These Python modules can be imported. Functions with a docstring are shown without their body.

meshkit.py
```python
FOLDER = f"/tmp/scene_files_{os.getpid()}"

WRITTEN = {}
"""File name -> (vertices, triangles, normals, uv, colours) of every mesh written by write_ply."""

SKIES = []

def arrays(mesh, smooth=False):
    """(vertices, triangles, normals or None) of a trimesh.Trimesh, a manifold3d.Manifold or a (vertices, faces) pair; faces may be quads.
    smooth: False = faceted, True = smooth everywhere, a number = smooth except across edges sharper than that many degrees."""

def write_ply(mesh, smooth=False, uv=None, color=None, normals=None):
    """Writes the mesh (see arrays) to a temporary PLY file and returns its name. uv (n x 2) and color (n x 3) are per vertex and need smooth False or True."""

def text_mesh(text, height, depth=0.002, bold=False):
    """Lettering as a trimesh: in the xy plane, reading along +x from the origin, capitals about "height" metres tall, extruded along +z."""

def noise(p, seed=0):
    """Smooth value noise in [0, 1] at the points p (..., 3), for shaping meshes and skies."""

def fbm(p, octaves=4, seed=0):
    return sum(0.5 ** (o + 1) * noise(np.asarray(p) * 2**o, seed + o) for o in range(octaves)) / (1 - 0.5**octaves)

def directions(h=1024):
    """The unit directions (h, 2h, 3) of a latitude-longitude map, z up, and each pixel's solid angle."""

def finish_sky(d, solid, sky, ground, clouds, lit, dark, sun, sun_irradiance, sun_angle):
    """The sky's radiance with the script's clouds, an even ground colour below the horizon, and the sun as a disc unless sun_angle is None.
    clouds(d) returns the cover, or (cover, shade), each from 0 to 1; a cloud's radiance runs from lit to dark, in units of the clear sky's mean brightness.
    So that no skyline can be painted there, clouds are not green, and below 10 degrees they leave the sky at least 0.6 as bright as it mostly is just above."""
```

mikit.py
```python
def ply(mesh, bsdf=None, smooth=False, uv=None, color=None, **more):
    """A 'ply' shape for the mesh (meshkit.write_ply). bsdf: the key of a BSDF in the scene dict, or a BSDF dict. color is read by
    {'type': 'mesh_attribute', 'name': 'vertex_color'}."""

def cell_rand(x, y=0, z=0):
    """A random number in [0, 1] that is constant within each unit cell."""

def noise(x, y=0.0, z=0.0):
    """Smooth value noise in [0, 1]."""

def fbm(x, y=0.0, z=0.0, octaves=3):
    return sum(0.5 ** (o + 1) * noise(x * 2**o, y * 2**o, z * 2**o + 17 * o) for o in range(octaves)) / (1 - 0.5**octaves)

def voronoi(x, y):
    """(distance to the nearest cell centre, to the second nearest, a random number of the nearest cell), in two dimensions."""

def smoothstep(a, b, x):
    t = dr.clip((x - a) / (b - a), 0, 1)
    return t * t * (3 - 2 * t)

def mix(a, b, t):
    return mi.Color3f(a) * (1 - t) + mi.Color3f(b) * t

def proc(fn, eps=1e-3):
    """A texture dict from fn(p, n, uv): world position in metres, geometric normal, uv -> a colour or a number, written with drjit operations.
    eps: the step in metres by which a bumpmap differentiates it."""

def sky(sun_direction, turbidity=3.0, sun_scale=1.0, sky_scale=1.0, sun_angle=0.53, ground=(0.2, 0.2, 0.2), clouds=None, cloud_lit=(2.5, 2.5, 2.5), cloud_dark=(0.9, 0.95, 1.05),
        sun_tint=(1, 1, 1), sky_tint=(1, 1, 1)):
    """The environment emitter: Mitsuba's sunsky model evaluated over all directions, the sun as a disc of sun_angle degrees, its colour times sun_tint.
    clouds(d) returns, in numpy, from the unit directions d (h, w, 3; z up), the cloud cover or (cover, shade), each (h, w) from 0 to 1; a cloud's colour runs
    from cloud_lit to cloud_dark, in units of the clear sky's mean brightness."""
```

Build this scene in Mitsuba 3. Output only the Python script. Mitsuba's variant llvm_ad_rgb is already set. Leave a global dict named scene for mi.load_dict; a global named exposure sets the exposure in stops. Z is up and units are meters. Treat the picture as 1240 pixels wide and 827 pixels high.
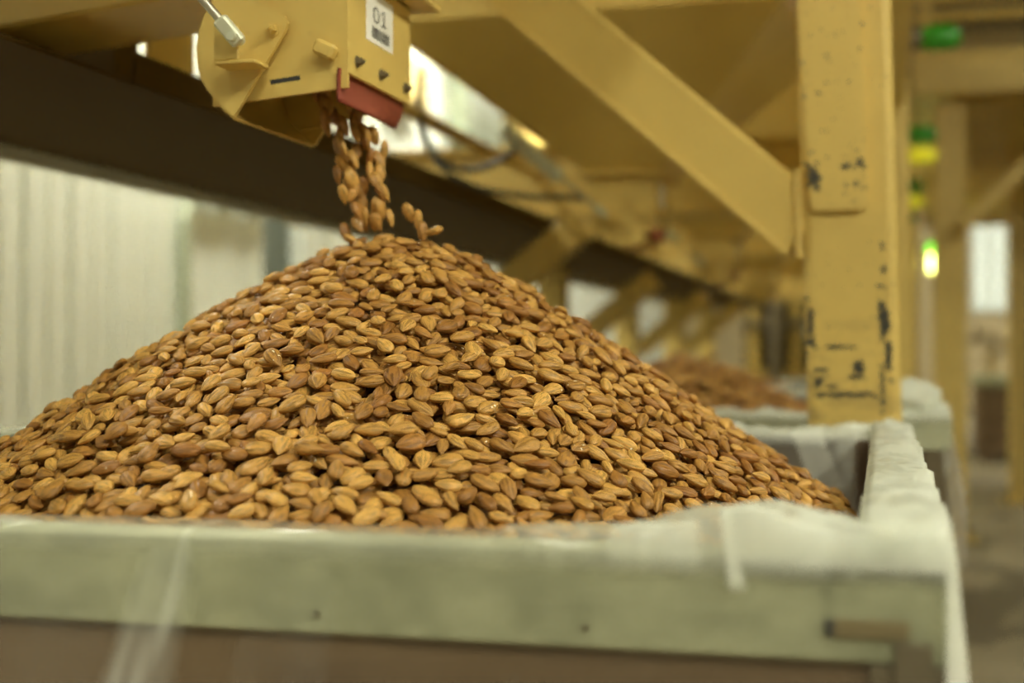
import math, random
import numpy as np, trimesh, drjit as dr, mitsuba as mi
import manifold3d as m3
import mikit, meshkit
from mikit import proc, noise, fbm, smoothstep, mix, cell_rand

T = mi.ScalarTransform4f
random.seed(7)
rng = np.random.default_rng(7)

# ------------------------------------------------------------------ camera, light, exposure
YAW = math.radians(14.6)
CAM = np.array([0, 0, 0.85])
PITCH = math.radians(0.4)
FORWARD = np.array([-math.sin(YAW) * math.cos(PITCH), math.cos(YAW) * math.cos(PITCH), math.sin(PITCH)])
exposure = 1.75
LAMP = 10.0
LAMP_TINT = (1.0, 0.98, 0.76)
scene, labels = {}, {}
scene['camera'] = {'type': 'thinlens', 'fov': 2 * math.degrees(math.atan(620 / 1722)), 'fov_axis': 'x',
                   'aperture_radius': 0.0078, 'focus_distance': 1.22, 'near_clip': 0.05, 'far_clip': 100.0,
                   'to_world': T().look_at(origin=CAM.tolist(), target=(CAM + FORWARD).tolist(), up=[0, 0, 1])}
# (x, y, z, size x, size y, power factor) of the fluorescent fittings under the ceiling; first one added under the platform to lighten the far aisle
LAMPS = [(2.5, 11.2, 1.86, .3, 1.3, 1.5), (1.2, -2.0, 3.8, .5, 1.5, 1.5), (2.8, -.9, 3.4, .5, 1.5, 1.9), (3.0, 1.5, 3.6, .5, 1.5, 1.3), (3.0, 5.4, 3.9, .5, 1.5, .35), (3.0, 9.4, 4.5, .5, 1.5, .7),
         (1.3, 14.4, 4.5, .5, 1.5, 1.0), (.35, 14.4, 4.5, .4, 1.2, 1.0), (2.8, 18.4, 4.5, .5, 1.5, 2.6), (-.9, -2.4, 3.8, .5, 1.5, .45),
         (-2.45, 5.1, 3.1, .35, 1.5, 1.45), (-2.45, 8.6, 3.1, .35, 1.5, 1.3), (-2.35, 12.0, 3.3, .35, 1.5, 1.6), (-2.45, 1.6, 3.1, .35, 1.5, 1.15)]

# ------------------------------------------------------------------ helpers
used = {}


def numbered(name):
    n = used.get(name, -1) + 1
    used[name] = n
    return name if n == 0 else f'{name}_{n:03d}'


def obj(name, mesh, bsdf, parent=None, smooth=False, uv=None, label=None, cat=None, group=None, kind=None, dic=None, **more):
    key = numbered(f'{parent}__{name}' if parent else name)
    scene[key] = dict(dic, **more) if dic is not None else mikit.ply(mesh, bsdf, smooth=smooth, uv=uv, **more)
    tag(key, label, cat, group, kind)
    return key


def tag(key, label=None, cat=None, group=None, kind=None):
    d = {k: v for k, v in (('label', label), ('category', cat), ('group', group), ('kind', kind)) if v}
    if d:
        labels[key] = {**labels.get(key, {}), **d}
    return key


def thing(name, label, cat, group=None, kind=None):
    return tag(numbered(name), label, cat, group, kind)


def hull(pts):
    return trimesh.convex.convex_hull(np.asarray(pts, float))


def bx(x0, x1, y0, y1, z0, z1, c=.004):
    """A box with chamfered edges."""
    x0, x1, y0, y1, z0, z1 = min(x0, x1), max(x0, x1), min(y0, y1), max(y0, y1), min(z0, z1), max(z0, z1)
    c = min(c, .3 * min(x1 - x0, y1 - y0, z1 - z0))
    lo, hi = np.array([x0, y0, z0]), np.array([x1, y1, z1])
    pts = []
    for sx in (0, 1):
        for sy in (0, 1):
            for sz in (0, 1):
                k = np.where([sx, sy, sz], hi, lo)
                inn = np.where([sx, sy, sz], -c, c)
                for a in range(3):
                    q = k + inn
                    q[a] = k[a]
                    pts.append(q)
    return hull(pts)


def frame_box(p0, p1, w, h, up=(0, 0, 1), c=.004):
    """A square bar from p0 to p1, w wide (across), h high (towards up)."""
    p0, p1, up = (np.asarray(v, float) for v in (p0, p1, up))
    L = np.linalg.norm(p1 - p0)
    d = (p1 - p0) / L
    s = np.cross(d, up)
    s /= np.linalg.norm(s)
    u = np.cross(s, d)
    m = bx(-w / 2, w / 2, 0, L, -h / 2, h / 2, c)
    v = np.array(m.vertices)
    return trimesh.Trimesh(p0 + v[:, :1] * s + v[:, 1:2] * d + v[:, 2:] * u, m.faces, process=False)


def tube(points, r, sides=12, caps=True):
    p = np.asarray(points, float)
    r = np.broadcast_to(r, (len(p),))
    t = np.gradient(p, axis=0)
    t /= np.linalg.norm(t, axis=1, keepdims=True)
    a = np.cross(t[0], [0, 0, 1.0] if abs(t[0][2]) < .9 else [1.0, 0, 0])
    vs = []
    for k in range(len(p)):
        a = a - t[k] * np.dot(a, t[k])
        a /= np.linalg.norm(a)
        b = np.cross(t[k], a)
        ang = np.arange(sides) * 2 * np.pi / sides
        vs.append(p[k] + r[k] * (np.cos(ang)[:, None] * a + np.sin(ang)[:, None] * b))
    v = np.vstack(vs)
    f = []
    for k in range(len(p) - 1):
        for j in range(sides):
            q = [k * sides + j, k * sides + (j + 1) % sides, (k + 1) * sides + (j + 1) % sides, (k + 1) * sides + j]
            f += [[q[0], q[1], q[2]], [q[0], q[2], q[3]]]
    if caps:
        for j in range(1, sides - 1):
            f.append([0, j + 1, j])
            o = (len(p) - 1) * sides
            f.append([o, o + j, o + j + 1])
    return trimesh.Trimesh(v, f, process=False)


def bezier(ps, n=24):
    ps = np.asarray(ps, float)
    t = np.linspace(0, 1, n)[:, None]
    k = len(ps) - 1
    return sum(math.comb(k, i) * t**i * (1 - t) ** (k - i) * ps[i] for i in range(k + 1))


def cat(*ms):
    return trimesh.util.concatenate(list(ms))


def prism_xz(poly, y0, y1):
    """A polygon in (x, z) extruded from y0 to y1."""
    from shapely.geometry import Polygon
    m = trimesh.creation.extrude_polygon(Polygon(poly).buffer(0), abs(y1 - y0), engine='earcut')
    v = np.array(m.vertices)
    m.vertices = np.stack([v[:, 0], y1 - v[:, 2], v[:, 1]], 1)
    return m


def quad_plate(a, b, c_, d, t):
    """A plate of thickness t on the quadrilateral a b c d (thickened against its normal)."""
    q = np.array([a, b, c_, d], float)
    n = np.cross(q[1] - q[0], q[3] - q[0])
    n /= np.linalg.norm(n)
    return hull(np.vstack([q, q - n * t]))


def hexbolt(p, axis, r=.006, h=.006, washer=True):
    """Hexagon head bolt with a washer and a stub of thread, its base at p, pointing along axis."""
    ms = []
    h0 = 0
    if washer:
        w = trimesh.creation.cylinder(r * 1.45, .0016, sections=16)
        w.apply_translation([0, 0, .0008])
        ms.append(w)
        h0 = .0016
    k = trimesh.creation.cylinder(r, h, sections=6)
    k.apply_translation([0, 0, h0 + h / 2])
    s = trimesh.creation.cylinder(r * .52, h * .7, sections=10)
    s.apply_translation([0, 0, h0 + h + h * .35])
    m = cat(*ms, k, s)
    m.apply_transform(trimesh.geometry.align_vectors([0, 0, 1], axis))
    m.apply_translation(p)
    return m


# ------------------------------------------------------------------ materials
def P(base, rough=.5, metallic=0.0, spec=.5, **k):
    col = base if isinstance(base, dict) else {'type': 'rgb', 'value': list(base)}
    return {'type': 'twosided', 'bsdf': {'type': 'principled', 'base_color': col, 'roughness': rough, 'metallic': metallic, 'specular': spec, **k}}


CREAM = (.62, .45, .128)


def paint_fn(p, n, uv):
    g = fbm(p.x * 7, p.y * 7, p.z * 7, 3)
    s = fbm(p.x * 60, p.y * 60, p.z * 60, 2)
    c = mix(tuple(v * .88 for v in CREAM), tuple(v * 1.08 for v in CREAM), g)
    return mix(c, (.42, .29, .10), smoothstep(.78, .92, s) * .3)


scene['cream_paint'] = P(proc(paint_fn), .42)

# scuffs on the near post: centre x, z and half sizes, metres
SC = [(992, 211, 10, 19), (1036, 200, 8, 6), (1049, 197, 7, 9), (1032, 222, 4, 3), (1045, 221, 5, 3), (1074, 298, 3, 6), (1075, 325, 4, 7), (1071, 345, 6, 3),
      (1074, 388, 8, 30), (1078, 432, 5, 30), (981, 360, 4, 4), (984, 390, 5, 22), (985, 412, 7, 9), (1022, 419, 28, 3), (1042, 443, 8, 9), (1040, 456, 14, 3),
      (996, 447, 12, 3), (992, 462, 9, 10), (1010, 468, 7, 3), (1022, 477, 38, 4), (1070, 470, 3, 30), (977, 430, 3, 10)]
SCUFFS = [(-.105 + (a - 978) * .001158, .736 + (520 - b) * .00119, c * .00116, d * .00119) for a, b, c, d in SC]


def post_fn(p, n, uv):
    base = paint_fn(p, n, uv)
    x = p.x + (p.z - .736) * .024
    g = fbm(p.x * 130, p.y * 130, p.z * 130, 3)
    m = mi.Float(0)
    for cx, cz, rx, rz in SCUFFS:
        q = dr.maximum(abs(x - cx) / rx, abs(p.z - cz) / rz)
        m = dr.maximum(m, 1.25 - q)
    ink = smoothstep(.30, .62, m * .9 + (g - .5) * 1.5)
    ink = dr.select(n.y < -.3, ink, 0)
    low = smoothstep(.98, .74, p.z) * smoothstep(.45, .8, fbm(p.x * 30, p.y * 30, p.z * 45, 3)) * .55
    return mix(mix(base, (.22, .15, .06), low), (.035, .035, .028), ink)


scene['scuffed_paint'] = P(proc(post_fn), .45)


def galv_fn(p, n, uv):
    a = fbm(p.x * 22, p.y * 22, p.z * 6, 3)
    b = fbm(p.x * 60, p.y * 60, p.z * 60, 2)
    c = mix((.29, .305, .195), (.45, .465, .305), smoothstep(.25, .75, a * .65 + b * .35))
    drip = smoothstep(.70, .82, fbm(p.x * 34, p.y * 34, p.z * 2.5, 2))
    c = mix(c, (.13, .14, .09), smoothstep(.5, .8, fbm(p.x * 7, p.y * 7, p.z * 16, 3)) * .55)
    film_shade = smoothstep(.716, .733, p.z + .014 * (a - .5)) * smoothstep(-.16, -.02, p.x) * smoothstep(.806, .803, p.y)  # shadow line under the film, painted on the right front rim edge
    c = mix(c, (.07, .075, .05), film_shade * .8)
    return mix(c, (.11, .12, .075), drip * .7)


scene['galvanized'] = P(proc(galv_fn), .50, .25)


def ply_fn(p, n, uv):
    w = fbm(p.x * 3, p.y * 3, p.z * 14, 3)
    r = noise((p.x + p.y) * 5 + w * 5, p.z * 26 + w * 7)
    c = mix((.10, .062, .030), (.18, .118, .062), r)
    return mix(c, (.08, .05, .028), smoothstep(.6, .85, fbm(p.x * 6, p.y * 6, p.z * 20, 3)) * .7)


scene['plywood'] = P(proc(ply_fn), .7)
scene['dark_wood'] = P((.10, .065, .036), .75)
scene['steel'] = P((.52, .50, .42), .35, .8)
scene['steel_dark'] = P((.18, .15, .10), .45, .6)
scene['pale_metal'] = P((.62, .64, .50), .4, .3)
scene['red_rubber'] = P((.23, .045, .022), .6)
scene['black_rubber'] = P((.03, .03, .025), .5)
scene['label_white'] = P((.85, .85, .80), .5)
scene['ink'] = P((.03, .03, .03), .6)
scene['rod_green'] = P((.10, .11, .07), .4)


def wall_fn(p, n, uv):
    g = fbm(p.x * 1.2, p.y * 1.2, p.z * .8, 3)
    return mix((.68, .71, .65), (.77, .80, .74), g)


scene['wall_white'] = P(proc(wall_fn), .5)
scene['wall_beige'] = P((.62, .50, .30), .6)
scene['ceiling_paint'] = P((.16, .13, .08), .7)
scene['trough_brown'] = P((.075, .045, .010), .75, 0.0, .12)
scene['wall_dark'] = P((.22, .18, .11), .7)


def floor_fn(p, n, uv):
    g = fbm(p.x * 2.2, p.y * 1.2, 0, 4)
    s = smoothstep(.58, .66, fbm(p.x * 5 + 9, p.y * 2.2, 3, 3))
    return mix(mix((.20, .17, .11), (.30, .26, .175), g), (.10, .085, .06), s * .8)


scene['concrete'] = P(proc(floor_fn), .45)
scene['slate_door'] = P((.16, .20, .19), .5)


# almonds: uv.x holds the number of the almond and the place along it, uv.y the angle round it
def al_split(uv):
    k = dr.floor(uv.x)
    return k, uv.x - k


def almond_fn(p, n, uv):
    k, t = al_split(uv)
    tone = cell_rand(k, 3)
    hue = cell_rand(k, 11)
    c = mix((.30, .13, .025), (.66, .375, .090), tone)
    c = mix(c, (.38, .14, .028), smoothstep(.72, 1.0, hue) * .38)
    st = noise(uv.y * 34 + k * 7.3, t * 3.0 + k) * .6 + noise(uv.y * 70 + k * 3.1, t * 6 + k) * .4
    c = mix(c, c * .50, smoothstep(.44, .72, st) * .8)
    mott = fbm(t * 14 + k * 5.7, uv.y * 18, 2.0, 2)
    c = mix(c, c * 1.28, smoothstep(.55, .8, mott) * .5)
    chip = smoothstep(.80, .86, fbm(t * 9 + k * 13.7, uv.y * 9, 5.0, 2)) * smoothstep(.93, .97, cell_rand(k, 23))
    c = mix(c, (.86, .74, .50), chip)
    return c


def almond_bump(p, n, uv):
    k, t = al_split(uv)
    return noise(uv.y * 30 + k * 7.3, t * 2.6 + k) * .7 + noise(uv.y * 64 + k * 3.1, t * 6 + k) * .3


scene['almond_skin'] = {'type': 'bumpmap', 'scale': .0013, 'nested': proc(almond_bump, 4e-4),
                        'bsdf': P(proc(almond_fn), .46, 0.0, .45)}
scene['almond_skin_far'] = P((.46, .235, .072), .55)


# the clear bag: film, milky where it is bunched up and folded over itself, plus one painted highlight
def film_fn(p, n, uv):
    g = fbm(p.x * 26, p.y * 26, p.z * 9, 3)
    face = smoothstep(.803, .799, p.y) * smoothstep(.733, .728, p.z) * smoothstep(.0345, .031, p.x)
    right = smoothstep(-.085, -.035, p.x) * (1 - face)
    top = smoothstep(.721, .738, p.z)
    wr = smoothstep(.3, .7, fbm(p.x * 60 + p.y * 8, p.y * 60 - p.x * 10, 3.0, 3))
    bunch = smoothstep(-.30, -.08, p.x + (g - .5) * .12) * top * (.55 + .45 * wr)
    s1 = smoothstep(.020, .004, abs(p.x + .425 + (.736 - p.z) * .14 + .010 * (g - .5)) - (.736 - p.z) * .12) * (.20 + .26 * smoothstep(.35, .65, noise(p.x * 130 + (.736 - p.z) * 22, 3.0, p.z * 8)))
    s2 = smoothstep(.007, .002, abs(p.x + .081 - (.736 - p.z) * .15)) * smoothstep(.714, .724, p.z)  # short highlight on the film, painted as a milky streak
    front = dr.select(p.y < .815, .015 + .22 * top, .16)
    back = dr.select(p.y > 1.93, .14 + .55 * smoothstep(.718, .736, p.z) + .45 * smoothstep(.56, .68, fbm(p.x * 26 + p.z * 9, p.y * 5, p.z * 3, 3)), 0)
    w = dr.maximum(dr.maximum(front, bunch * .85), dr.maximum(dr.maximum(s1, s2), back))
    return dr.clip(dr.maximum(w, right * (.62 + .3 * smoothstep(.4, .65, g))), 0, .96)


MILK = {'type': 'principledthin', 'base_color': {'type': 'rgb', 'value': [.90, .92, .84]}, 'roughness': .24, 'diff_trans': .75, 'spec_trans': 0.0}
CLEAR = {'type': 'thindielectric', 'int_ior': 1.35}
scene['film'] = {'type': 'blendbsdf', 'weight': proc(film_fn), 'a': CLEAR, 'b': MILK}


def far_film_fn(p, n, uv):
    g = fbm(p.x * 24, p.y * 24, p.z * 9, 3)
    return .10 + .62 * smoothstep(.726, .738, p.z) + .35 * smoothstep(.55, .75, g) * smoothstep(.06, .10, p.x)


scene['film_white'] = {'type': 'blendbsdf', 'weight': .72, 'a': CLEAR, 'b': MILK}
scene['film_far'] = {'type': 'blendbsdf', 'weight': proc(far_film_fn), 'a': CLEAR, 'b': MILK}

# ------------------------------------------------------------------ the setting
X0, X1, Y0, Y1, ZC = -3.0, 5.0, -5.0, 22.0, 5.6
obj('floor', bx(X0 - .2, X1 + .2, Y0 - .2, Y1 + .2, -.2, 0), 'concrete', kind='structure', label='worn grey-brown concrete floor of the packing hall')
obj('ceiling', bx(X0 - .2, X1 + .2, Y0 - .2, Y1 + .2, ZC, ZC + .2), 'ceiling_paint', kind='structure', label='plain ceiling of the hall')
WL = obj('wall_left', cat(bx(X0 - .16, X0 - .03, Y0, 6.52, 0, ZC), bx(X0 - .16, X0 - .03, 7.12, Y1, 0, ZC), bx(X0 - .16, X0 - .03, 6.52, 7.12, 2.3, ZC)),
         'wall_white', kind='structure', label='long white ribbed metal wall behind the bins')
panel = [mikit.ply(bx(X0 - .03, X0, 0, .135, .05, 3.2, .012), 'wall_white'), mikit.ply(bx(X0 - .03, X0 + .008, 0, .135, .05, 3.2, .012), 'wall_white')]
for k in range(20):
    obj('panel', None, None, WL, dic=panel[k % 2], to_world=T().translate([0, 3.46 + k * .153, 0]))
for k in range(24):
    obj('panel', None, None, WL, dic=panel[k % 2], to_world=T().translate([0, 7.14 + k * .30, 0]) @ T().scale([1, 1.96, 1]))
obj('wall_right', bx(X1, X1 + .16, Y0, Y1, 0, ZC), 'wall_dark', kind='structure')
obj('wall_back', bx(X0 - .16, X1 + .16, Y1, Y1 + .16, 0, ZC), 'wall_beige', kind='structure', label='far beige wall at the end of the aisle')
obj('wall_front', bx(X0 - .16, X1 + .16, Y0 - .16, Y0, 0, ZC), 'wall_dark', kind='structure')
D1 = obj('door_1', bx(X0 - .14, X0 - .09, 6.53, 7.11, 0, 2.29), 'slate_door', kind='structure', label='slate grey door set in the white wall')
obj('trim_1', cat(bx(X0 - .06, X0 + .02, 6.48, 6.53, 0, 2.34), bx(X0 - .06, X0 + .02, 7.11, 7.16, 0, 2.34), bx(X0 - .06, X0 + .02, 6.48, 7.16, 2.29, 2.34)), 'wall_white', kind='structure')
# far window, daylight in it
scene['pale_beige'] = P((.74, .62, .40), .6)
scene['glow_pane'] = P((.5, .5, .45), .4)
W1 = obj('window_1', cat(bx(1.26, 1.32, Y1 - .06, Y1 - .005, 1.42, 2.80), bx(1.72, 1.78, Y1 - .06, Y1 - .005, 1.42, 2.80), bx(1.32, 1.72, Y1 - .06, Y1 - .005, 2.74, 2.80),
                         bx(1.32, 1.72, Y1 - .06, Y1 - .005, 1.42, 1.48), bx(1.49, 1.55, Y1 - .06, Y1 - .005, 1.48, 2.74)), 'wall_white', kind='structure', label='bright window in the far wall')
for a, b in ((1.32, 1.49), (1.55, 1.72)):
    obj('pane', bx(a, b, Y1 - .04, Y1 - .03, 1.48, 2.74, .001), 'glow_pane', W1, emitter={'type': 'area', 'radiance': {'type': 'rgb', 'value': [.17, .19, .155]}})

tube_glow = {'type': 'area'}
for i, (x, y, z, sx, sy, k) in enumerate(LAMPS):
    L = thing('ceiling_light', 'long fluorescent light hanging in the hall, the lowest of them added', 'ceiling light', 'fluorescent ceiling lights')
    obj('housing', cat(bx(x - sx / 2, x + sx / 2, y - sy / 2, y + sy / 2, z + .02, z + .09), tube([(x, y, z + .08), (x, y, ZC if z > 2 else 1.985)], .012, 6)), 'wall_white', L)
    v = np.array([[x - sx / 2 + .02, y - sy / 2 + .02, z + .018], [x + sx / 2 - .02, y - sy / 2 + .02, z + .018], [x + sx / 2 - .02, y + sy / 2 - .02, z + .018], [x - sx / 2 + .02, y + sy / 2 - .02, z + .018]])
    obj('diffuser', (v, np.array([[0, 2, 1], [0, 3, 2]])), 'label_white', L, emitter={'type': 'area', 'radiance': {'type': 'rgb', 'value': [LAMP * k * c for c in LAMP_TINT]}})

pts = [(X0 + .045, 5.66, 0), (X0 + .045, 5.66, 1.0), (X0 + .045, 5.66, 1.38)] + [(X0 + .045, 5.66 + .16 * (1 - math.cos(a)), 1.38 + .16 * math.sin(a)) for a in np.linspace(.15, math.pi / 2, 8)] + [(X0 + .045, 6.1, 1.54), (X0 + .045, 6.46, 1.54)]
scene['conduit_grey'] = P((.36, .40, .30), .5)
obj('conduit_pipe', tube(pts, .030, 12), 'conduit_grey', smooth=40, label='grey-green pipe bent at its top corner on the white ribbed wall', cat='pipe')


# ------------------------------------------------------------------ bins
def make_bin(x0, y0, w, zr, label):
    b = thing('wooden_bin', label, 'bin')
    x1, y1 = x0 + w, y0 + w
    t, bh = .018, .0565
    obj('side_panel', bx(x0 + .004, x1 - .004, y0 + .004, y0 + .004 + t, .11, zr - .004, .002), 'plywood', b)
    obj('side_panel', bx(x0 + .004, x1 - .004, y1 - .004 - t, y1 - .004, .11, zr - .004, .002), 'plywood', b)
    obj('side_panel', bx(x0 + .004, x0 + .004 + t, y0 + .022, y1 - .022, .11, zr - .004, .002), 'plywood', b)
    obj('side_panel', bx(x1 - .004 - t, x1 - .004, y0 + .022, y1 - .022, .11, zr - .004, .002), 'plywood', b)
    obj('bottom_board', bx(x0 + .022, x1 - .022, y0 + .022, y1 - .022, .10, .13, .002), 'plywood', b)
    for k in range(3):
        yy = y0 + .03 + k * (w - .16) / 2
        obj('skid', bx(x0 + .01, x1 - .01, yy, yy + .1, 0, .099, .004), 'dark_wood', b)
    for sx in (0, 1):
        for sy in (0, 1):
            cx, cy = (x0 + .045 if sx == 0 else x1 - .045), (y0 + .045 if sy == 0 else y1 - .045)
            obj('corner_post', bx(cx - .022, cx + .022, cy - .022, cy + .022, .131, zr - .006, .003), 'dark_wood', b)
            ox, oy = (x0 - .002 if sx == 0 else x1 + .002), (y0 - .002 if sy == 0 else y1 + .002)
            ix, iy = (ox + .042 if sx == 0 else ox - .042), (oy + .042 if sy == 0 else oy - .042)
            obj('corner_strap', cat(bx(ox, ix, oy, oy + (.004 if sy == 0 else -.004), .12, zr - bh - .001, .001), bx(ox, ox + (.004 if sx == 0 else -.004), oy, iy, .12, zr - bh - .001, .001)),
                'steel_dark', b, label='dark steel corner strap')
    # galvanized angle rim: face and top flange, folded lip below
    for side in range(4):
        def at(u0, u1, o0, o1, z0, z1, c=.0015):
            if side == 0: return bx(u0, u1, y0 + o0, y0 + o1, z0, z1, c)
            if side == 1: return bx(x1 - o1, x1 - o0, y0 + u0 - x0, y0 + u1 - x0, z0, z1, c)
            if side == 2: return bx(u0, u1, y1 - o1, y1 - o0, z0, z1, c)
            return bx(x0 + o0, x0 + o1, y0 + u0 - x0, y0 + u1 - x0, z0, z1, c)
        m = cat(at(x0 - .003, x1 + .003, -.003, .003, zr - bh, zr, .0025), at(x0, x1, -.003, .042, zr - .004, zr, .0015))
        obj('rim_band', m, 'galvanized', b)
    return b


ZR = .736
BX0, BY0, BW = -1.187, .804, 1.22
BIN = make_bin(BX0, BY0, BW, ZR, 'galvanized-rimmed wooden bin in the foreground holding the big heap of almonds')
scene['fold_brown'] = P((.17, .13, .06), .6)
fold = obj('rim_fold', bx(-.026, .014, BY0 - .0060, BY0 - .0032, ZR - .0425, ZR - .0325, .001), 'fold_brown', BIN, label='brown bent tab on the rim near its right corner')
obj('slot', bx(-.031, -.026, BY0 - .0056, BY0 - .0032, ZR - .042, ZR - .033, .0005), 'ink', BIN, label='dark end of the tab')
obj('corner_strap', bx(.006, .026, BY0 - .0062, BY0 - .0034, ZR - .16, ZR - .044, .001), 'steel_dark', BIN, label='dark vertical strap at the right corner')
for u in (-.33, -.165, -1.0, -.62):
    obj('rivet', hexbolt((u, BY0 - .003, ZR - .044), (0, -1, 0), .0022, .0015, False), 'steel_dark', BIN)
BIN2 = make_bin(-1.111, 2.56, 1.22, ZR, 'second wooden bin with a smaller almond heap, behind the scuffed post')
BIN3 = make_bin(-1.12, 4.30, 1.22, ZR, 'third wooden bin in the row, its rim just showing behind the smaller heap')


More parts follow.
